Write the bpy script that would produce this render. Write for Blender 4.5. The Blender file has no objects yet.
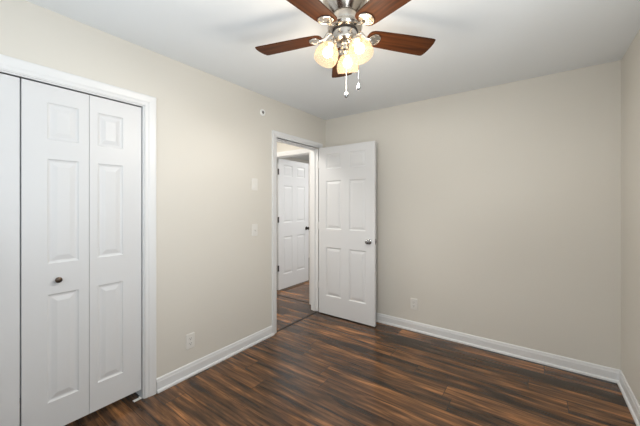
import bpy, bmesh, math
from mathutils import Vector, Matrix
S = bpy.context.scene
COL = S.collection
PI = math.pi

# ------------------------------------------------------------------ camera
W, H = 2.726, 2.44            # bedroom width, ceiling height
FX_RIGHT = 0.9                # right wall of the room across the hall
REAR = -3.62                  # rear wall of the bedroom (behind the camera)
cd = bpy.data.cameras.new('camera')
cd.sensor_width = 36.0
cd.lens = 36.0 * 295.46 / 640.0
cd.shift_y = -(213.0 - 203.81) / 640.0
cd.clip_start = 0.02
cam = bpy.data.objects.new('camera', cd)
COL.objects.link(cam)
cam.location = (2.2014, -3.1432, 1.3533)
cam.rotation_euler = (PI / 2, 0, 0.62967)
S.camera = cam

# ------------------------------------------------------------------ world, daylight, exposure
S.view_settings.view_transform = 'Standard'
S.view_settings.look = 'None'
S.view_settings.gamma = 1.0
S.view_settings.use_curve_mapping = False
S.view_settings.exposure = 0.10
world = bpy.data.worlds.new('daylight_sky')
S.world = world
world.use_nodes = True
bg = world.node_tree.nodes['Background']
bg.inputs[0].default_value = (0.75, 0.87, 1.0, 1)
bg.inputs[1].default_value = 1.0


def area(name, loc, rot, sx, sy, power, color=(1, 1, 1), spread=PI):
    l = bpy.data.lights.new(name, 'AREA')
    l.shape = 'RECTANGLE'
    l.size, l.size_y = sx, sy
    l.energy = power
    l.color = color
    l.spread = spread
    o = bpy.data.objects.new(name, l)
    COL.objects.link(o)
    o.location = loc
    o.rotation_euler = rot
    return o


# daylight through the two bedroom windows behind the camera (rear wall, right wall),
# plus added lamps that brighten the hallway and the room across the hall
area('daylight_rear_window', (1.20, REAR + 0.22, 1.45), (PI / 2 + 0.85, 0, 0), 1.5, 1.0, 6.0, (0.88, 0.955, 1.0))
area('daylight_right_window', (W - 0.20, -2.60, 1.45), (PI / 2 + 0.85, 0, PI / 2), 1.2, 1.0, 18.5, (0.88, 0.955, 1.0))
area('far_room_added_daylight', (FX_RIGHT + 0.06, 1.55, 1.35), (PI / 2, 0, PI / 2), 1.5, 1.25, 22, (0.97, 0.99, 1.0))  # added lamp at an invented window, brightens the far door leaf
area('hall_fill_light', (-0.68, -1.0, 2.40), (0, 0, 0), 0.4, 0.6, 21, (1.0, 0.96, 0.9))  # added fill below the hall ceiling, no fixture behind it
area('far_room_fill_light', (-0.2, 1.6, 2.40), (0, 0, 0), 0.5, 0.5, 20, (1.0, 0.96, 0.9))  # second added fill, lifts the far room's walls and ceiling


# ------------------------------------------------------------------ materials
def nt(name):
    m = bpy.data.materials.new(name)
    m.use_nodes = True
    t = m.node_tree
    return m, t, t.nodes['Principled BSDF']


def N(t, kind, **kw):
    n = t.nodes.new(kind)
    for k, v in kw.items():
        setattr(n, k, v)
    return n


def paint(name, col, rough=0.5, bump=0.0, scale=200.0, spec=0.3, var=0.0):
    m, t, b = nt(name)
    b.inputs['Base Color'].default_value = (*col, 1)
    b.inputs['Roughness'].default_value = rough
    b.inputs['Specular IOR Level'].default_value = spec
    tc = N(t, 'ShaderNodeTexCoord')
    if bump:
        nz = N(t, 'ShaderNodeTexNoise')
        nz.inputs['Scale'].default_value = scale
        nz.inputs['Detail'].default_value = 3
        t.links.new(tc.outputs['Object'], nz.inputs['Vector'])
        bp = N(t, 'ShaderNodeBump')
        bp.inputs['Strength'].default_value = bump
        bp.inputs['Distance'].default_value = 0.002
        t.links.new(nz.outputs['Fac'], bp.inputs['Height'])
        t.links.new(bp.outputs['Normal'], b.inputs['Normal'])
    if var:
        nz2 = N(t, 'ShaderNodeTexNoise')
        nz2.inputs['Scale'].default_value = 1.3
        t.links.new(tc.outputs['Object'], nz2.inputs['Vector'])
        rp = N(t, 'ShaderNodeValToRGB')
        rp.color_ramp.elements[0].color = (*[c * (1 - var) for c in col], 1)
        rp.color_ramp.elements[1].color = (*[min(1, c * (1 + var)) for c in col], 1)
        t.links.new(nz2.outputs['Fac'], rp.inputs['Fac'])
        t.links.new(rp.outputs['Color'], b.inputs['Base Color'])
    return m


def metal(name, col, rough):
    m, t, b = nt(name)
    b.inputs['Base Color'].default_value = (*col, 1)
    b.inputs['Metallic'].default_value = 1.0
    b.inputs['Roughness'].default_value = rough
    return m


M = {}
M['wall'] = paint('greige_wall_paint', (0.692, 0.664, 0.608), 0.6, 0.12, 260, 0.25, 0.015)
M['ceiling'] = paint('ceiling_paint', (0.85, 0.88, 0.905), 0.8, 0.2, 180, 0.2)
M['trim'] = paint('white_trim_gloss', (0.755, 0.76, 0.765), 0.35, 0, 1, 0.45)
M['door'] = paint('white_door_paint', (0.70, 0.705, 0.715), 0.38, 0.05, 90, 0.4)
M['plastic'] = paint('white_plastic', (0.765, 0.75, 0.715), 0.35, 0, 1, 0.5)
M['slot'] = paint('dark_slot', (0.03, 0.03, 0.03), 0.6)
M['dark'] = paint('dark_gap', (0.035, 0.03, 0.028), 0.55)  # near-black for the shade in the fan's gaps, also on the closet track
M['strip'] = paint('dark_transition_strip', (0.014, 0.010, 0.008), 0.5)
M['nickel'] = metal('brushed_nickel', (0.56, 0.52, 0.47), 0.22)
M['chrome'] = metal('satin_chrome', (0.42, 0.42, 0.43), 0.16)
M['bronze'] = metal('aged_bronze', (0.12, 0.09, 0.07), 0.38)
M['hinge'] = metal('dark_hinge', (0.06, 0.055, 0.05), 0.45)
M['hinge_pale'] = paint('painted_hinge', (0.55, 0.55, 0.55), 0.35)
M['fob'] = metal('fob_silver', (0.32, 0.32, 0.32), 0.12)
M['white_plastic'] = paint('bright_white_plastic', (0.86, 0.86, 0.85), 0.35, 0, 1, 0.5)


def wood_floor():
    m, t, b = nt('laminate_plank_floor')
    L = t.links.new
    tc = N(t, 'ShaderNodeTexCoord')
    sep = N(t, 'ShaderNodeSeparateXYZ')
    L(tc.outputs['Object'], sep.inputs[0])

    def mth(op, a, bb=None, c=None):
        n = N(t, 'ShaderNodeMath', operation=op)
        for i, v in enumerate((a, bb, c)):
            if v is None:
                continue
            if isinstance(v, (int, float)):
                n.inputs[i].default_value = v
            else:
                L(v, n.inputs[i])
        return n.outputs[0]
    PW, PL = 0.150, 1.22
    v = mth('DIVIDE', mth('ADD', sep.outputs['Y'], 0.05), PW)
    row = mth('FLOOR', v)
    wn = N(t, 'ShaderNodeTexWhiteNoise', noise_dimensions='1D')
    L(row, wn.inputs['W'])
    u = mth('ADD', mth('DIVIDE', sep.outputs['X'], PL), mth('MULTIPLY', wn.outputs['Value'], 7.0))
    idx = mth('FLOOR', u)
    cmb = N(t, 'ShaderNodeCombineXYZ')
    L(row, cmb.inputs[0])
    L(idx, cmb.inputs[1])
    wn2 = N(t, 'ShaderNodeTexWhiteNoise', noise_dimensions='2D')
    L(cmb.outputs[0], wn2.inputs['Vector'])
    # grain coordinates: long in X, fine in Y, shifted for each plank
    g = N(t, 'ShaderNodeCombineXYZ')
    L(mth('ADD', sep.outputs['X'], mth('MULTIPLY', wn2.outputs['Value'], 37.0)), g.inputs[0])
    L(mth('MULTIPLY', sep.outputs['Y'], 12.0), g.inputs[1])
    L(mth('MULTIPLY', wn2.outputs['Value'], 11.0), g.inputs[2])
    n1 = N(t, 'ShaderNodeTexNoise')
    n1.inputs['Scale'].default_value = 1.5
    n1.inputs['Detail'].default_value = 8
    n1.inputs['Roughness'].default_value = 0.72
    n1.inputs['Distortion'].default_value = 0.5
    L(g.outputs[0], n1.inputs['Vector'])
    g2 = N(t, 'ShaderNodeCombineXYZ')
    L(mth('MULTIPLY', sep.outputs['X'], 3.0), g2.inputs[0])
    L(mth('MULTIPLY', sep.outputs['Y'], 70.0), g2.inputs[1])
    L(wn2.outputs['Value'], g2.inputs[2])
    n2 = N(t, 'ShaderNodeTexNoise')
    n2.inputs['Scale'].default_value = 1.0
    n2.inputs['Detail'].default_value = 4
    L(g2.outputs[0], n2.inputs['Vector'])
    # large knots and dark cathedral patches
    g3 = N(t, 'ShaderNodeCombineXYZ')
    L(mth('ADD', mth('MULTIPLY', sep.outputs['X'], 1.7), mth('MULTIPLY', wn2.outputs['Value'], 53.0)), g3.inputs[0])
    L(mth('MULTIPLY', sep.outputs['Y'], 13.0), g3.inputs[1])
    L(mth('MULTIPLY', wn2.outputs['Value'], 29.0), g3.inputs[2])
    n3 = N(t, 'ShaderNodeTexNoise')
    n3.inputs['Scale'].default_value = 1.0
    n3.inputs['Detail'].default_value = 3
    n3.inputs['Distortion'].default_value = 0.8
    L(g3.outputs[0], n3.inputs['Vector'])
    # tone = streaks + patches + plank offset
    fac = mth('ADD', mth('ADD', mth('MULTIPLY', mth('SUBTRACT', n1.outputs['Fac'], 0.5), 1.7),
                         mth('MULTIPLY', mth('SUBTRACT', n3.outputs['Fac'], 0.5), 1.3)),
              mth('ADD', 0.25, mth('MULTIPLY', wn2.outputs['Value'], 0.38)))
    rp = N(t, 'ShaderNodeValToRGB')
    cr = rp.color_ramp
    cr.elements[0].position = 0.0
    cr.elements[0].color = (0.0160, 0.0110, 0.0080, 1)
    cr.elements[1].position = 1.0
    cr.elements[1].color = (0.42, 0.185, 0.066, 1)
    for p, c in ((0.22, (0.034, 0.0205, 0.0130)), (0.40, (0.078, 0.0395, 0.0195)),
                 (0.58, (0.128, 0.061, 0.0275)), (0.76, (0.235, 0.106, 0.041))):
        e = cr.elements.new(p)
        e.color = (*c, 1)
    L(fac, rp.inputs['Fac'])
    # fine dark pores
    mx = N(t, 'ShaderNodeMix', data_type='RGBA', blend_type='MULTIPLY')
    mr = N(t, 'ShaderNodeMapRange')
    mr.inputs['From Min'].default_value = 0.3
    mr.inputs['From Max'].default_value = 0.65
    mr.inputs['To Min'].default_value = 0.6
    mr.inputs['To Max'].default_value = 1.4
    L(n2.outputs['Fac'], mr.inputs['Value'])
    cc = N(t, 'ShaderNodeCombineColor')
    for i in range(3):
        L(mr.outputs[0], cc.inputs[i])
    mx.inputs['Factor'].default_value = 1.0
    L(rp.outputs['Color'], mx.inputs['A'])
    L(cc.outputs[0], mx.inputs['B'])
    # plank joints
    fv = mth('FRACT', v)
    fu = mth('FRACT', u)
    dv = mth('MINIMUM', fv, mth('SUBTRACT', 1.0, fv))
    du = mth('MINIMUM', fu, mth('SUBTRACT', 1.0, fu))
    gap = mth('MAXIMUM', mth('LESS_THAN', dv, 0.014), mth('LESS_THAN', du, 0.002))
    mx2 = N(t, 'ShaderNodeMix', data_type='RGBA')
    L(mth('MULTIPLY', gap, 0.75), mx2.inputs['Factor'])
    L(mx.outputs['Result'], mx2.inputs['A'])
    mx2.inputs['B'].default_value = (0.018, 0.010, 0.007, 1)
    L(mx2.outputs['Result'], b.inputs['Base Color'])
    rr = N(t, 'ShaderNodeMapRange')
    rr.inputs['To Min'].default_value = 0.13
    rr.inputs['To Max'].default_value = 0.24
    L(n2.outputs['Fac'], rr.inputs['Value'])
    L(rr.outputs[0], b.inputs['Roughness'])
    b.inputs['Specular IOR Level'].default_value = 0.45
    bp = N(t, 'ShaderNodeBump')
    bp.inputs['Strength'].default_value = 0.15
    bp.inputs['Distance'].default_value = 0.002
    L(n2.outputs['Fac'], bp.inputs['Height'])
    L(bp.outputs['Normal'], b.inputs['Normal'])
    return m


M['floor'] = wood_floor()


def blade_wood():
    m, t, b = nt('walnut_blade')
    tc = N(t, 'ShaderNodeTexCoord')
    mp = N(t, 'ShaderNodeMapping')
    mp.inputs['Scale'].default_value = (3.0, 55.0, 3.0)
    nz = N(t, 'ShaderNodeTexNoise')
    nz.inputs['Scale'].default_value = 1.0
    nz.inputs['Detail'].default_value = 5
    rp = N(t, 'ShaderNodeValToRGB')
    rp.color_ramp.elements[0].position = 0.3
    rp.color_ramp.elements[0].color = (0.028, 0.0085, 0.003, 1)
    rp.color_ramp.elements[1].position = 0.75
    rp.color_ramp.elements[1].color = (0.098, 0.030, 0.0078, 1)
    t.links.new(tc.outputs['Object'], mp.inputs['Vector'])
    t.links.new(mp.outputs[0], nz.inputs['Vector'])
    t.links.new(nz.outputs['Fac'], rp.inputs['Fac'])
    t.links.new(rp.outputs['Color'], b.inputs['Base Color'])
    b.inputs['Roughness'].default_value = 0.5
    b.inputs['Specular IOR Level'].default_value = 0.12
    return m


M['blade'] = blade_wood()


def shade_glass():
    m, t, b = nt('frosted_amber_glass')
    out = t.nodes['Material Output']
    b.inputs['Base Color'].default_value = (0.43, 0.36, 0.28, 1)
    b.inputs['Roughness'].default_value = 0.3
    tr = N(t, 'ShaderNodeBsdfTranslucent')
    tr.inputs['Color'].default_value = (0.44, 0.365, 0.28, 1)
    ms = N(t, 'ShaderNodeMixShader')
    ms.inputs[0].default_value = 0.55
    t.links.new(b.outputs[0], ms.inputs[1])
    t.links.new(tr.outputs[0], ms.inputs[2])
    tp = N(t, 'ShaderNodeBsdfTransparent')
    tp.inputs['Color'].default_value = (1.0, 0.95, 0.88, 1)
    m2 = N(t, 'ShaderNodeMixShader')
    m2.inputs[0].default_value = 0.74
    t.links.new(ms.outputs[0], m2.inputs[1])
    t.links.new(tp.outputs[0], m2.inputs[2])
    t.links.new(m2.outputs[0], out.inputs['Surface'])
    return m


M['shade'] = shade_glass()


def emit(name, col, s):
    m, t, b = nt(name)
    b.inputs['Base Color'].default_value = (*col, 1)
    b.inputs['Emission Color'].default_value = (*col, 1)
    b.inputs['Emission Strength'].default_value = s
    return m


M['bulb'] = emit('lit_bulb', (1.0, 0.86, 0.64), 14.0)


def pane_glass():
    m, t, b = nt('window_glass')
    out = t.nodes['Material Output']
    tr = N(t, 'ShaderNodeBsdfTransparent')
    gl = N(t, 'ShaderNodeBsdfGlossy')
    gl.inputs['Roughness'].default_value = 0.02
    ms = N(t, 'ShaderNodeMixShader')
    ms.inputs[0].default_value = 0.05
    t.links.new(tr.outputs[0], ms.inputs[1])
    t.links.new(gl.outputs[0], ms.inputs[2])
    t.links.new(ms.outputs[0], out.inputs['Surface'])
    return m


M['glass'] = pane_glass()


# ------------------------------------------------------------------ mesh helpers
def box(bm, x0, x1, y0, y1, z0, z1):
    v = [bm.verts.new((x, y, z)) for z in (z0, z1) for y in (y0, y1) for x in (x0, x1)]
    for f in ((0, 2, 3, 1), (4, 5, 7, 6), (0, 1, 5, 4), (2, 6, 7, 3), (0, 4, 6, 2), (1, 3, 7, 5)):
        bm.faces.new([v[i] for i in f])


def lathe(bm, prof, mat=Matrix(), seg=40, cap0=True, cap1=True):
    rings = []
    for r, z in prof:
        if r < 1e-6:
            rings.append([bm.verts.new(mat @ Vector((0, 0, z)))])
        else:
            rings.append([bm.verts.new(mat @ Vector((r * math.cos(2 * PI * i / seg), r * math.sin(2 * PI * i / seg), z))) for i in range(seg)])
    for a, b in zip(rings, rings[1:]):
        for i in range(seg):
            j = (i + 1) % seg
            if len(a) == 1 and len(b) == 1:
                break
            if len(a) == 1:
                bm.faces.new((a[0], b[j], b[i]))
            elif len(b) == 1:
                bm.faces.new((a[i], a[j], b[0]))
            else:
                bm.faces.new((a[i], a[j], b[j], b[i]))
    if cap0 and len(rings[0]) > 1:
        bm.faces.new(list(reversed(rings[0])))
    if cap1 and len(rings[-1]) > 1:
        bm.faces.new(rings[-1])


def tube(bm, pts, r, seg=12):
    pts = [Vector(p) for p in pts]
    rings = []
    up = None
    for i, p in enumerate(pts):
        d = (pts[min(i + 1, len(pts) - 1)] - pts[max(i - 1, 0)]).normalized()
        ref = Vector((0, 0, 1)) if abs(d.z) < 0.9 else Vector((1, 0, 0))
        if up is None:
            up = d.cross(ref).normalized()
        a = (up - d * up.dot(d)).normalized()
        up = a
        b = d.cross(a)
        rr = r[i] if isinstance(r, (list, tuple)) else r
        rings.append([bm.verts.new(p + (a * math.cos(2 * PI * k / seg) + b * math.sin(2 * PI * k / seg)) * rr) for k in range(seg)])
    for a, b in zip(rings, rings[1:]):
        for i in range(seg):
            j = (i + 1) % seg
            bm.faces.new((a[i], a[j], b[j], b[i]))
    bm.faces.new(list(reversed(rings[0])))
    bm.faces.new(rings[-1])


def prism(bm, outline, z0, z1, mat=Matrix()):
    a = [bm.verts.new(mat @ Vector((x, y, z0))) for x, y in outline]
    b = [bm.verts.new(mat @ Vector((x, y, z1))) for x, y in outline]
    n = len(a)
    bm.faces.new(list(reversed(a)))
    bm.faces.new(b)
    for i in range(n):
        j = (i + 1) % n
        bm.faces.new((a[i], a[j], b[j], b[i]))


def obj(name, bm, mat, parent=None, smooth=False, bevel=0.0, loc=None):
    bmesh.ops.recalc_face_normals(bm, faces=bm.faces[:])
    me = bpy.data.meshes.new(name)
    bm.to_mesh(me)
    bm.free()
    me.materials.append(mat)
    if smooth:
        for p in me.polygons:
            p.use_smooth = True
        me.set_sharp_from_angle(angle=math.radians(40))
    o = bpy.data.objects.new(name, me)
    COL.objects.link(o)
    if parent:
        o.parent = parent
    if loc:
        o.location = loc
    if bevel:
        md = o.modifiers.new('bevel', 'BEVEL')
        md.width = bevel
        md.segments = 2
        md.limit_method = 'ANGLE'
    return o


def tag(o, label, cat, group=None, kind=None):
    o['label'] = label
    o['category'] = cat
    if group:
        o['group'] = group
    if kind:
        o['kind'] = kind
    return o


def empty(name, loc, label, cat, rz=0.0, group=None, kind=None):
    o = bpy.data.objects.new(name, None)
    COL.objects.link(o)
    o.location = loc
    o.rotation_euler = (0, 0, rz)
    o.empty_display_size = 0.05
    return tag(o, label, cat, group, kind)


def struct(name, boxes, mat, label, cat):
    bm = bmesh.new()
    for b in boxes:
        box(bm, *b)
    return tag(obj(name, bm, mat), label, cat, kind='structure')


# ------------------------------------------------------------------ room shell
T = 0.115
DY0, DY1, DZ = -0.900, -0.155, 2.045      # bedroom doorway in the left wall
CY0, CY1, CZ = -3.430, -2.203, 2.035      # closet opening in the left wall
HX0, HX1, HZ = -1.015, -0.262, 2.045      # doorway in the hall's end wall
FX0, FX1, FY = -2.4, FX_RIGHT, 3.2             # room across the hall

struct('floor', [(-2.6, W + 0.12, REAR - 0.12, FY + 0.12, -0.10, 0.0)], M['floor'],
       'dark brown wood plank floor running through bedroom and doorway', 'floor')
struct('ceiling', [(-2.6, W + 0.12, REAR - 0.12, FY + 0.12, H, H + 0.10)], M['ceiling'],
       'plain pale grey white bedroom ceiling with the fan', 'ceiling')
struct('wall_left', [(-T, 0, REAR, CY0, 0, H), (-T, 0, CY0, CY1, CZ, H), (-T, 0, CY1, DY0, 0, H),
                     (-T, 0, DY0, DY1, DZ, H), (-T, 0, DY1, 0, 0, H)], M['wall'],
       'beige left wall with closet opening and open doorway', 'wall')
struct('wall_back', [(-T, W + 0.12, 0, 0.12, 0, H)], M['wall'],
       'plain beige back wall behind the open white door', 'wall')
WY0, WY1, WZ0, WZ1 = -3.32, -2.12, 0.82, 2.08
struct('wall_right', [(W, W + 0.12, REAR, WY0, 0, H), (W, W + 0.12, WY1, 0, 0, H),
                      (W, W + 0.12, WY0, WY1, 0, WZ0), (W, W + 0.12, WY0, WY1, WZ1, H)], M['wall'],
       'narrow strip of beige wall at the right edge of the photo', 'wall')
RX0, RX1 = 0.45, 1.95
struct('wall_rear', [(-T, RX0, REAR - 0.12, REAR, 0, H), (RX1, W + 0.12, REAR - 0.12, REAR, 0, H),
                     (RX0, RX1, REAR - 0.12, REAR, 0, WZ0), (RX0, RX1, REAR - 0.12, REAR, WZ1, H)], M['wall'],
       'beige rear wall behind the camera with a window', 'wall')
struct('wall_hall_end', [(-2.5, HX0, 0, 0.12, 0, H), (HX1, -T, 0, 0.12, 0, H), (HX0, HX1, 0, 0.12, HZ, H)], M['wall'],
       'beige end wall of the hall seen through the doorway, above the far door frame', 'wall')
struct('wall_hall_side', [(-1.40, -1.28, -2.02, 0, 0, H), (-1.28, -T, -2.02, -1.90, 0, H)], M['wall'],
       'beige side wall of the hall hidden beyond the doorway', 'wall')
struct('wall_closet', [(-0.80, -0.70, REAR, -2.02, 0, H)], M['wall'],
       'wall at the back of the closet behind the folding doors', 'wall')
FW0, FW1 = 0.80, 2.30
struct('wall_far', [(-2.5, FX0, 0.12, FY, 0, H), (-2.5, FX1 + 0.1, FY, FY + 0.12, 0, H),
                    (FX1, FX1 + 0.1, 0.12, FW0, 0, H), (FX1, FX1 + 0.1, FW1, FY, 0, H),
                    (FX1, FX1 + 0.1, FW0, FW1, 0, WZ0), (FX1, FX1 + 0.1, FW0, FW1, WZ1, H)], M['wall'],
       'pale wall of the room beyond the hall door', 'wall')


# baseboards: one swept profile, mitred at the room corners
BP = [(0, 0), (0.026, 0), (0.026, 0.010), (0.022, 0.017), (0.014, 0.020), (0.014, 0.072), (0.011, 0.079), (0.009, 0.092), (0.004, 0.098), (0, 0.098)]


def baseboard(name, p0, p1, nrm, m0, m1, label):
    p0, p1, nrm = Vector(p0), Vector(p1), Vector(nrm)
    d = (p1 - p0).normalized()
    bm = bmesh.new()
    a, b = [], []
    for t, z in BP:
        q0 = p0 + nrm * t + d * (t * m0)
        q1 = p1 + nrm * t - d * (t * m1)
        a.append(bm.verts.new((q0.x, q0.y, z)))
        b.append(bm.verts.new((q1.x, q1.y, z)))
    n = len(a)
    bm.faces.new(a)
    bm.faces.new(list(reversed(b)))
    for i in range(n):
        j = (i + 1) % n
        bm.faces.new((a[i], b[i], b[j], a[j]))
    return tag(obj(name, bm, M['trim']), label, 'baseboard', kind='structure')


baseboard('baseboard_left', (0, -2.122), (0, -0.958), (1, 0), 0, 0, 'white baseboard along the left wall between closet and doorway')
baseboard('baseboard_back', (0, 0), (W, 0), (0, -1), 1, 1, 'long white baseboard along the back wall')
baseboard('baseboard_right', (W, 0), (W, REAR), (-1, 0), 1, 1, 'white baseboard along the right wall at the photo edge')
baseboard('baseboard_hall', (-T, -0.09), (-T, 0), (-1, 0), 0, 1, 'short white baseboard in the hall beside the doorway')


# casings (trim): profile stepped towards the outside
def casing(bm, axis, face, sgn, lo, hi, top, wd, dp, foot=0.0):
    """three-sided moulded casing around an opening; axis 'y' = on an x=face wall, 'x' = on a y=face wall"""
    prof = [(0, 0), (0, 0.40), (0.12, 0.62), (0.30, 0.62), (0.42, 0.82), (0.80, 1.0), (0.94, 1.0), (1.0, 0.85), (1.0, 0)]
    loops = []
    for k, (u0, z0, du, dz) in enumerate(((lo, foot, -1, 0), (lo, top, -1, 1), (hi, top, 1, 1), (hi, foot, 1, 0))):
        lp = []
        for s, d in prof:
            u, z, o = u0 + du * s * wd, z0 + dz * s * wd, face + sgn * d * dp
            lp.append(bm.verts.new((o, u, z) if axis == 'y' else (u, o, z)))
        loops.append(lp)
    n = len(prof)
    for a, b in zip(loops, loops[1:]):
        for i in range(n):
            j = (i + 1) % n
            bm.faces.new((a[i], a[j], b[j], b[i]))
    bm.faces.new(loops[0])
    bm.faces.new(list(reversed(loops[-1])))


def frame(name, axis, f0, f1, lo, hi, top, wd, jt, label, back=True, cdp=0.018):
    bm = bmesh.new()
    casing(bm, axis, f1, 1, lo + 0.004, hi - 0.004, top - 0.004, wd, cdp)
    if back:
        casing(bm, axis, f0, -1, lo + 0.004, hi - 0.004, top - 0.004, wd, cdp)

    def jb(u0, u1, z0, z1, a=f0, b=f1):
        if axis == 'y':
            box(bm, a, b, u0, u1, z0, z1)
        else:
            box(bm, u0, u1, a, b, z0, z1)
    jb(lo, lo + jt, 0, top)
    jb(hi - jt, hi, 0, top)
    jb(lo + jt, hi - jt, top - jt, top)
    return bm, jb, label, name


# bedroom doorway: jamb with a stop strip
bm, jb, lb, nm = frame('trim_1', 'y', -T, 0, DY0 - 0.012, DY1 + 0.012, DZ + 0.012, 0.062, 0.016,
                       'white moulded frame around the open bedroom doorway')
st0, st1 = -0.080, -0.048
jb(DY0 + 0.004, DY0 + 0.014, 0, DZ - 0.004, st0, st1)
jb(DY1 - 0.014, DY1 - 0.004, 0, DZ - 0.004, st0, st1)
jb(DY0 + 0.014, DY1 - 0.014, DZ - 0.014, DZ - 0.004, st0, st1)
tag(obj(nm, bm, M['trim']), lb, 'door frame', kind='structure')
# closet
bm, jb, lb, nm = frame('trim_2', 'y', -T, 0, CY0 - 0.004, CY1 + 0.004, CZ + 0.004, 0.076, 0.010,
                       'wide white moulded frame around the closet with folding doors', back=False, cdp=0.020)
tag(obj(nm, bm, M['trim']), lb, 'door frame', kind='structure')
# hall end doorway
bm, jb, lb, nm = frame('trim_3', 'x', 0.12, 0.0, HX0 - 0.012, HX1 + 0.012, HZ + 0.012, 0.062, 0.016,
                       'white frame of the far door at the end of the hall', back=False)
bm.free()
bm = bmesh.new()
casing(bm, 'x', 0.0, -1, HX0, HX1, HZ, 0.062, 0.018)
box(bm, HX0 - 0.012, HX0 + 0.004, 0, 0.12, 0, HZ + 0.012)
box(bm, HX1 - 0.004, HX1 + 0.012, 0, 0.12, 0, HZ + 0.012)
box(bm, HX0 + 0.004, HX1 - 0.004, 0, 0.12, HZ - 0.004, HZ + 0.012)
tag(obj(nm, bm, M['trim']), lb, 'door frame', kind='structure')
# dark floor strips
bm = bmesh.new()
prism(bm, [(-0.014, 0), (0.014, 0), (0.009, 0.004), (-0.009, 0.004)], DY0 + 0.005, DY1 - 0.005,
      Matrix(((1, 0, 0, -0.012), (0, 0, 1, 0), (0, 1, 0, 0), (0, 0, 0, 1))))
tag(obj('trim_4', bm, M['strip']), 'thin dark strip across the floor of the open bedroom doorway', 'threshold', kind='structure')
bm = bmesh.new()
prism(bm, [(-0.008, 0), (0.008, 0), (0.005, 0.003), (-0.005, 0.003)], HX0 + 0.005, HX1 - 0.005,
      Matrix(((0, 0, 1, 0), (1, 0, 0, 0.03), (0, 1, 0, 0), (0, 0, 0, 1))))
tag(obj('trim_5', bm, M['strip']), 'thin dark floor strip below the far door of the hall', 'threshold', kind='structure')


# windows behind the camera, and an added one to light the far room
def window(name, axis, f0, f1, lo, hi, label):
    root = empty(name, (0, 0, 0), label, 'window', kind='structure')

    def bx(bm, u0, u1, z0, z1, a, b):
        a, b = min(a, b), max(a, b)
        if axis == 'y':
            box(bm, a, b, u0, u1, z0, z1)
        else:
            box(bm, u0, u1, a, b, z0, z1)
    w = 0.045
    mid = (WZ0 + WZ1) / 2
    a, b = f0 + (f1 - f0) * 0.3, f0 + (f1 - f0) * 0.7
    bm = bmesh.new()
    bx(bm, lo, lo + w, WZ0, WZ1, a, b)
    bx(bm, hi - w, hi, WZ0, WZ1, a, b)
    bx(bm, lo + w, hi - w, WZ0, WZ0 + w, a, b)
    bx(bm, lo + w, hi - w, WZ1 - w, WZ1, a, b)
    bx(bm, lo + w, hi - w, mid - 0.02, mid + 0.02, a, b)
    obj('window_frame', bm, M['trim'], root)
    c = (a + b) / 2
    for z0, z1 in ((WZ0 + w, mid - 0.02), (mid + 0.02, WZ1 - w)):
        bm = bmesh.new()
        bx(bm, lo + w, hi - w, z0, z1, c - 0.002, c + 0.002)
        obj('pane', bm, M['glass'], root)


window('window_1', 'x', REAR, REAR - 0.12, RX0, RX1, 'white framed window in the rear wall behind the camera')
window('window_2', 'y', W, W + 0.12, WY0, WY1, 'white framed window in the right wall beside the camera')
window('window_3', 'y', FX1, FX1 + 0.1, FW0, FW1, 'added white framed window that lights the room beyond the hall')  # invented window, placed so its light reaches the far door


# ------------------------------------------------------------------ panelled doors
def panel_face(bm, w, h, y, out, rects, depth=0.007):
    """moulded face in the local XZ plane at y, looking towards out (+1/-1 in Y)"""
    xs = sorted({0, w} | {r[0] for r in rects} | {r[1] for r in rects})
    zs = sorted({0, h} | {r[2] for r in rects} | {r[3] for r in rects})
    cache = {}

    def V(x, d, z):
        k = (round(x, 5), round(d, 5), round(z, 5))
        if k not in cache:
            cache[k] = bm.verts.new((x, y - out * d, z))
        return cache[k]

    def inside(x, z):
        return any(r[0] - 1e-6 <= x <= r[1] + 1e-6 and r[2] - 1e-6 <= z <= r[3] + 1e-6 for r in rects)
    for i in range(len(xs) - 1):
        for k in range(len(zs) - 1):
            if not inside((xs[i] + xs[i + 1]) / 2, (zs[k] + zs[k + 1]) / 2):
                bm.faces.new((V(xs[i], 0, zs[k]), V(xs[i + 1], 0, zs[k]), V(xs[i + 1], 0, zs[k + 1]), V(xs[i], 0, zs[k + 1])))
    for x0, x1, z0, z1 in rects:
        gx = sorted(x for x in xs if x0 - 1e-6 <= x <= x1 + 1e-6)
        gz = sorted(z for z in zs if z0 - 1e-6 <= z <= z1 + 1e-6)
        prev = None
        steps = ((0, 0), (0.006, depth * 0.75), (0.013, depth), (0.018, depth), (0.042, depth * 0.15), (0.046, depth * 0.1))
        for s, d in steps:
            lp = [V(x0 + s, d, z0 + s), V(x1 - s, d, z0 + s), V(x1 - s, d, z1 - s), V(x0 + s, d, z1 - s)]
            if prev:
                for i in range(4):
                    j = (i + 1) % 4
                    bm.faces.new((prev[i], prev[j], lp[j], lp[i]))
            prev = lp
        bm.faces.new(prev)
    return V, xs, zs


def panel_door(w, h, t, rects):
    """slab 0..w in X, thickness -t/2..t/2 in Y, 0..h in Z, moulded on both faces"""
    bm = bmesh.new()
    panel_face(bm, w, h, -t / 2, -1, rects)
    panel_face(bm, w, h, t / 2, 1, rects)
    for x in (0, w):
        bm.faces.new([bm.verts.new(p) for p in ((x, -t / 2, 0), (x, t / 2, 0), (x, t / 2, h), (x, -t / 2, h))])
    for z in (0, h):
        bm.faces.new([bm.verts.new(p) for p in ((0, -t / 2, z), (w, -t / 2, z), (w, t / 2, z), (0, t / 2, z))])
    bmesh.ops.remove_doubles(bm, verts=bm.verts[:], dist=1e-5)
    return bm


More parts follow.
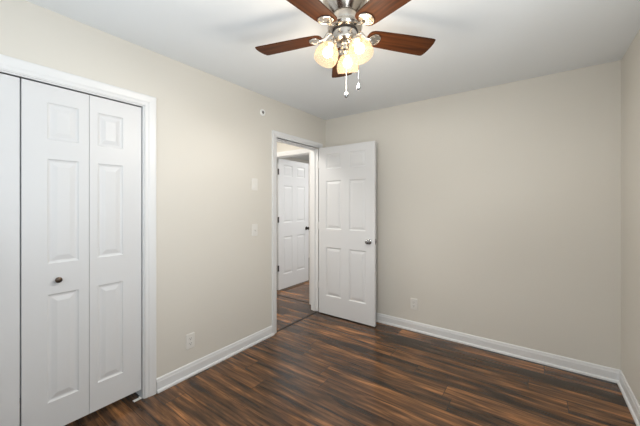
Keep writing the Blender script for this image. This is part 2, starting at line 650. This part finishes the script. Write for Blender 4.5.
def six(w, s=0.108, mul=0.108):
    pw = (w - 2 * s - mul) / 2
    r = []
    for x0 in (s, s + pw + mul):
        for z0, z1 in ((0.225, 0.815), (1.035, 1.620), (1.765, 1.945)):
            r.append((x0, x0 + pw, z0, z1))
    return r


def knob(parent, x, y, z, out, mat, rose=True, big=1.0):
    """round door knob whose spindle leaves the face at y towards out"""
    bm = bmesh.new()
    mt = Matrix.Translation((x, y, z)) @ Matrix.Rotation(PI / 2 * (1 if out < 0 else -1), 4, 'X')
    k = big
    lathe(bm, [(0, 0.062 * k), (0.014 * k, 0.061 * k), (0.023 * k, 0.056 * k), (0.0265 * k, 0.047 * k), (0.025 * k, 0.038 * k),
               (0.018 * k, 0.031 * k), (0.011 * k, 0.026 * k), (0.010 * k, 0.006 * k), (0.0, 0.006 * k)], mt, 28)
    kn = obj('knob', bm, mat, parent, True)
    if rose:
        bm = bmesh.new()
        lathe(bm, [(0, 0.0), (0.031 * k, 0.0), (0.031 * k, 0.003 * k), (0.026 * k, 0.008 * k), (0.012 * k, 0.010 * k), (0, 0.010 * k)], mt, 28)
        obj('rose', bm, mat, kn, True)
    return kn


# open bedroom door (stands at a right angle to the left wall, its hinge side at the doorway)
t = 0.035
d1 = empty('door_1', (0.030, -0.170, 0.012), 'white six panel bedroom door standing open against the back wall', 'door', kind='structure')
DWD = 0.757
obj('leaf', panel_door(DWD, 2.03, t, six(DWD)), M['door'], d1)
knob(d1, DWD - 0.068, -t / 2, 0.925, -1, M['chrome'])
knob(d1, DWD - 0.068, t / 2, 0.925, 1, M['chrome'])
bm = bmesh.new()
box(bm, DWD - 0.0005, DWD + 0.0015, -0.0125, 0.0125, 0.895, 0.955)
box(bm, DWD, DWD + 0.010, -0.007, 0.007, 0.915, 0.935)
obj('latch', bm, M['chrome'], d1)
for z in (0.335, 1.07, 1.835):
    bm = bmesh.new()
    tube(bm, [(-0.010, 0.012, z - 0.045), (-0.010, 0.012, z + 0.045)], 0.007, 12)
    box(bm, -0.030, -0.004, 0.000, 0.0035, z - 0.045, z + 0.045)
    box(bm, -0.0035, 0.0, -0.012, 0.012, z - 0.045, z + 0.045)
    obj('hinge', bm, M['hinge_pale'], d1)

# hall door, swung into the room beyond the hall
d2 = empty('door_2', (-1.012, 0.162, 0.022), 'white six panel door ajar at the far end of the hall', 'door', rz=PI / 2, kind='structure')
HWD = 0.745
obj('leaf', panel_door(HWD, 2.03, t, six(HWD)), M['door'], d2)
knob(d2, HWD - 0.064, -t / 2, 0.910, -1, M['hinge'])
knob(d2, HWD - 0.064, t / 2, 0.910, 1, M['hinge'])
for z in (0.335, 1.085, 1.825):
    bm = bmesh.new()
    tube(bm, [(-0.006, -0.022, z - 0.045), (-0.006, -0.022, z + 0.045)], 0.008, 12)
    box(bm, -0.026, 0.0, -0.0245, -0.0205, z - 0.045, z + 0.045)
    obj('hinge', bm, M['hinge'], d2)


# closet: two pairs of folding leaves
def bifold(name, y_right, label, with_knob):
    root = empty(name, (-0.030, y_right, 0.062), label, 'closet door', rz=-PI / 2, kind='structure')
    w, h, tt = 0.2955, 1.961, 0.030
    for i in range(2):
        x0 = i * (w + 0.0025)
        s0 = (0.112, 0.050)[i]
        r = [(s0, s0 + 0.142, z0, z1) for z0, z1 in ((0.168, 0.778), (0.953, 1.545), (1.655, 1.863))]
        bm = panel_door(w, h, tt, r)
        lf = obj('leaf', bm, M['door'], root, loc=(x0, 0, 0))
        if with_knob and i == 1:
            kb = bmesh.new()
            mt = Matrix.Translation((0.147, tt / 2, 0.857)) @ Matrix.Rotation(-PI / 2, 4, 'X')
            lathe(kb, [(0, 0.030), (0.009, 0.029), (0.0155, 0.025), (0.0165, 0.020), (0.0135, 0.015), (0.008, 0.011), (0.0075, 0.003), (0.012, 0.0), (0, 0)], mt, 28)
            obj('knob', kb, M['bronze'], lf, True)['label'] = 'small round dark bronze knob'
    return root


# rz = -90: local +X runs towards -Y, local +Y faces the room (+X)
bifold('door_3', -2.2135, 'white folding closet door nearer the doorway, with a dark knob', True)
bifold('door_4', -2.2135 - 0.6005, 'white folding closet door cut off by the left photo edge', True)
# floor bracket of the folding door and the dark track above
bm = bmesh.new()
box(bm, -0.030, -0.008, -2.262, -2.212, 0.0, 0.004)
box(bm, -0.028, -0.012, -2.226, -2.218, 0.004, 0.012)
tag(obj('floor_bracket', bm, M['plastic']), 'small white bracket on the floor under the closet door corner', 'bracket')
bm = bmesh.new()
box(bm, -0.046, -0.014, CY0 + 0.008, CY1 - 0.008, CZ - 0.006, CZ - 0.0025)
tag(obj('door_track', bm, M['dark']), 'thin dark track above the folding closet doors', 'track')


# ------------------------------------------------------------------ wall plates
def rounded(w, h, r, n=5):
    pts = []
    for cx, cy, a0 in ((w / 2 - r, h / 2 - r, 0), (-w / 2 + r, h / 2 - r, 90), (-w / 2 + r, -h / 2 + r, 180), (w / 2 - r, -h / 2 + r, 270)):
        for i in range(n):
            a = math.radians(a0 + 90 * i / (n - 1))
            pts.append((cx + r * math.cos(a), cy + r * math.sin(a)))
    return pts


# local frame: X across, Z up, -Y towards the room (rz turns it onto its wall)
PLM = Matrix(((1, 0, 0, 0), (0, 0, -1, 0), (0, 1, 0, 0), (0, 0, 0, 1)))


def plate(root, w=0.072, h=0.118):
    bm = bmesh.new()
    prism(bm, rounded(w, h, 0.006), 0.0, 0.004, PLM)
    a = [bm.verts.new(PLM @ Vector((x, y, 0.004))) for x, y in rounded(w, h, 0.006)]
    b = [bm.verts.new(PLM @ Vector((x, y, 0.0065))) for x, y in rounded(w - 0.008, h - 0.008, 0.005)]
    for i in range(len(a)):
        j = (i + 1) % len(a)
        bm.faces.new((a[i], a[j], b[j], b[i]))
    bm.faces.new(b)
    return obj('cover_plate', bm, M['plastic'], root)


def screw(root, z):
    bm = bmesh.new()
    lathe(bm, [(0, 0.0082), (0.002, 0.008), (0.0033, 0.0066), (0.0033, 0.006), (0, 0.006)], Matrix.Translation((0, 0, z)) @ PLM, 14)
    obj('screw', bm, M['plastic'], root, True)


def outlet(loc, rz, label):
    root = empty('wall_outlet', loc, label, 'outlet', rz, 'duplex wall outlets')
    plate(root)
    screw(root, 0)
    for s in (-1, 1):
        bm = bmesh.new()
        z = s * 0.0195
        pts = [(0.0168 * math.cos(a), max(-0.0135, min(0.0135, 0.0175 * math.sin(a)))) for a in [2 * PI * i / 28 for i in range(28)]]
        prism(bm, pts, 0.0055, 0.0085, Matrix.Translation((0, 0, z)) @ PLM)
        so = obj('socket', bm, M['plastic'], root)
        bm = bmesh.new()
        box(bm, -0.0078, -0.0052, -0.0090, -0.0080, z - 0.001, z + 0.008)
        box(bm, 0.0052, 0.0078, -0.0090, -0.0080, z, z + 0.007)
        lathe(bm, [(0, 0.0090), (0.0026, 0.0090), (0.0026, 0.0080), (0, 0.0080)], Matrix.Translation((0, 0, z - 0.0075)) @ PLM, 14)
        obj('slot', bm, M['slot'], so)


outlet((0, -1.863, 0.272), PI / 2, 'white outlet low on the left wall beside the closet')
outlet((1.154, 0, 0.283), 0, 'white outlet low on the back wall right of the open door')

r = empty('light_switch', (0, -1.201, 1.100), 'lower of two white switch plates on the wall left of the doorway', 'switch', PI / 2)
plate(r)
screw(r, 0.030)
screw(r, -0.030)
bm = bmesh.new()
mt = Matrix.Translation((0, -0.006, 0)) @ Matrix.Rotation(math.radians(28), 4, 'X')
box(bm, -0.0045, 0.0045, -0.016, 0.0, -0.005, 0.005)
bmesh.ops.transform(bm, matrix=mt, verts=bm.verts[:])
obj('toggle', bm, M['plastic'], r, bevel=0.001)

r = empty('light_switch', (0, -1.201, 1.541), 'upper of two white switch plates on the wall left of the doorway', 'switch', PI / 2)
plate(r)
screw(r, 0.048)
screw(r, -0.048)
bm = bmesh.new()
v = [(-0.0165, -0.0062, -0.033), (0.0165, -0.0062, -0.033), (0.0165, -0.0062, 0.033), (-0.0165, -0.0062, 0.033)]
prism(bm, [(-0.033, 0.006), (-0.033, 0.0115), (0, 0.0075), (0.033, 0.009), (0.033, 0.006)], -0.0165, 0.0165,
      Matrix(((0, 0, 1, 0), (0, -1, 0, 0), (1, 0, 0, 0), (0, 0, 0, 1))))
obj('rocker', bm, M['plastic'], r)

# round fitting high on the left wall
r = empty('wall_fitting', (0, -1.097, 2.265), 'small round white fitting with dark centre high on the left wall', 'wall fitting', PI / 2)
bm = bmesh.new()
lathe(bm, [(0, 0), (0.034, 0), (0.034, 0.004), (0.030, 0.009), (0.020, 0.012), (0.018, 0.012), (0.015, 0.007), (0, 0.007)], PLM, 32)
obj('cover_ring', bm, M['white_plastic'], r, True)
bm = bmesh.new()
lathe(bm, [(0, 0.012), (0.009, 0.0115), (0.0145, 0.009), (0.0145, 0.007), (0, 0.007)], PLM, 28)
obj('centre_cap', bm, M['chrome'], r, True)['label'] = 'dark metal centre cap'

# ------------------------------------------------------------------ ceiling fan
FCX, FCY = 1.371, -1.775
fan = empty('ceiling_fan', (FCX, FCY, H), 'nickel ceiling fan with five dark wood blades and three lit glass shades', 'ceiling fan')
# everything below is in the fan's own frame, z = 0 at the ceiling
bm = bmesh.new()
lathe(bm, [(0, 0), (0.118, 0), (0.118, -0.010), (0.112, -0.018), (0.094, -0.040), (0.078, -0.058), (0.068, -0.068), (0, -0.068)])
obj('canopy', bm, M['nickel'], fan, True)
bm = bmesh.new()
lathe(bm, [(0, -0.068), (0.064, -0.068), (0.066, -0.073), (0.066, -0.108), (0.063, -0.114), (0, -0.114)])
obj('motor_housing', bm, M['nickel'], fan, True)
bm = bmesh.new()
lathe(bm, [(0, -0.114), (0.060, -0.114), (0.060, -0.122), (0, -0.122)])
obj('gap_shade_ring', bm, M['dark'], fan, True)  # shade of the gap under the motor housing, as a dark ring
bm = bmesh.new()
lathe(bm, [(0, -0.122), (0.074, -0.122), (0.090, -0.130), (0.094, -0.142), (0.088, -0.154), (0.072, -0.160), (0, -0.160)])
obj('flywheel', bm, M['nickel'], fan, True)
bm = bmesh.new()
lathe(bm, [(0, -0.160), (0.070, -0.160), (0.070, -0.166), (0, -0.166)])
obj('gap_shade_ring', bm, M['dark'], fan, True)  # gap below the flywheel, its shade given as dark colour
bm = bmesh.new()
lathe(bm, [(0, -0.166), (0.063, -0.166), (0.066, -0.169), (0.066, -0.204), (0.060, -0.214), (0.042, -0.222), (0.024, -0.226),
           (0.018, -0.235), (0.026, -0.246), (0.022, -0.258), (0.010, -0.264), (0.006, -0.274), (0, -0.276)])
obj('switch_housing', bm, M['nickel'], fan, True)

BZ = -0.171
PITCH = math.radians(-9)


def blade_outline():
    top = [(0.130, 0.034), (0.138, 0.048), (0.155, 0.057), (0.19, 0.061), (0.34, 0.068), (0.46, 0.072), (0.506, 0.073)]
    tip = [(0.5195, 0.070), (0.527, 0.045), (0.530, 0.015), (0.530, -0.015), (0.527, -0.045), (0.5195, -0.070)]
    bot = [(0.506, -0.073), (0.46, -0.072), (0.34, -0.068), (0.19, -0.061), (0.155, -0.057), (0.138, -0.048), (0.130, -0.034), (0.127, 0.0)]
    return top + tip + bot


for k in range(5):
    a = math.radians(123.7 + 72 * k)
    piv = Matrix.Translation((0, 0, BZ)) @ Matrix.Rotation(a, 4, 'Z')
    bm = bmesh.new()
    prism(bm, blade_outline(), -0.003, 0.003)
    bl = obj('blade', bm, M['blade'], fan, bevel=0.0015)
    bl.matrix_local = piv @ Matrix.Rotation(PITCH, 4, 'X')
    # blade iron: curved arm from the flywheel, leaf-shaped plate under the blade root
    bm = bmesh.new()
    leaf = [(0.140, 0.012), (0.148, 0.028), (0.160, 0.038), (0.174, 0.040), (0.188, 0.034), (0.198, 0.022), (0.203, 0.0),
            (0.198, -0.022), (0.188, -0.034), (0.174, -0.040), (0.160, -0.038), (0.148, -0.028), (0.140, -0.012)]
    prism(bm, leaf, -0.0075, -0.0032)
    rim = leaf + [leaf[0]]
    tube(bm, [(x, y, -0.0075) for x, y in rim[:-1]], 0.0035, 8)
    for x, y in ((0.166, 0.020), (0.166, -0.020), (0.190, 0.0)):
        lathe(bm, [(0, -0.0105), (0.0035, -0.0098), (0.005, -0.0075), (0, -0.0075)], Matrix.Translation((x, y, 0)), 12)
    tube(bm, [(0.080, 0, 0.024), (0.098, 0, 0.016), (0.118, 0, -0.004), (0.150, 0, -0.008)], [0.013, 0.011, 0.010, 0.011], 12)
    obj('blade_iron', bm, M['nickel'], bl, True)

for k, az in enumerate((112, 232, 352)):
    a = math.radians(az)
    rz = Matrix.Rotation(a, 4, 'Z')
    bm = bmesh.new()
    tube(bm, [rz @ Vector(p) for p in ((0.028, 0, -0.200), (0.046, 0, -0.206), (0.060, 0, -0.212), (0.070, 0, -0.222), (0.075, 0, -0.234))], 0.0095, 12)
    arm = obj('light_arm', bm, M['nickel'], fan, True)
    tilt = math.radians(22)
    mt = rz @ Matrix.Translation((0.072, 0, -0.222)) @ Matrix.Rotation(-tilt, 4, 'Y')
    bm = bmesh.new()
    lathe(bm, [(0, 0.004), (0.016, 0.004), (0.027, -0.006), (0.029, -0.026), (0.026, -0.028), (0, -0.028)], mt, 28)
    obj('socket_cup', bm, M['nickel'], arm, True)
    bm = bmesh.new()
    outer = [(0.030, -0.020), (0.038, -0.028), (0.050, -0.042), (0.059, -0.062), (0.064, -0.084), (0.063, -0.102), (0.059, -0.117)]
    inner = [(r_ - 0.003, z_) for r_, z_ in reversed(outer)]
    lathe(bm, outer + inner, mt, 36, cap0=False, cap1=False)
    obj('lamp_shade', bm, M['shade'], arm, True)
    bm = bmesh.new()
    lathe(bm, [(0, -0.029), (0.012, -0.029), (0.013, -0.040), (0.022, -0.050), (0.027, -0.064), (0.024, -0.078), (0.014, -0.088), (0, -0.091)], mt, 24)
    obj('bulb', bm, M['bulb'], arm, True)
    # the light that leaves the shade: a downward cone from its open end, and an all-round glow
    for kind, nm, watts, dz in (('SPOT', 'shade_beam', 12.0, -0.150), ('POINT', 'shade_glow', 4.8, -0.190)):
        sl = bpy.data.lights.new(nm, kind)
        sl.energy = watts
        sl.color = (1.0, 0.965, 0.92) if kind == 'SPOT' else (1.0, 0.90, 0.76)
        if kind == 'SPOT':
            sl.spot_size = math.radians(172)
            sl.spot_blend = 0.35
        sl.shadow_soft_size = 0.06
        so = bpy.data.objects.new(nm, sl)
        COL.objects.link(so)
        so.parent = fan
        so.matrix_local = mt @ Matrix.Translation((0, 0, dz))

# pull chains with pendants
cr = Matrix.Rotation(0.62967, 4, 'Z')
for (x, y, z0, z1) in ((0.002, -0.060, -0.190, -0.500), (0.072, -0.010, -0.205, -0.440)):
    p = cr @ Vector((x, y, 0))
    bm = bmesh.new()
    tube(bm, [(p.x, p.y, z0), (p.x, p.y, z1)], 0.0011, 8)
    n = int((z0 - z1) / 0.008)
    for i in range(n):
        z = z0 - (i + 0.5) * (z0 - z1) / n
        lathe(bm, [(0, 0.002), (0.0016, 0), (0, -0.002)], Matrix.Translation((p.x, p.y, z)), 8)
    ch = obj('pull_chain', bm, M['fob'], fan, True)
    bm = bmesh.new()
    lathe(bm, [(0, 0), (0.003, -0.002), (0.004, -0.008), (0.009, -0.016), (0.011, -0.024), (0.009, -0.031), (0.004, -0.036), (0, -0.036)],
          Matrix.Translation((p.x, p.y, z1)), 20)
    fb = obj('fob', bm, M['fob'], ch, True)
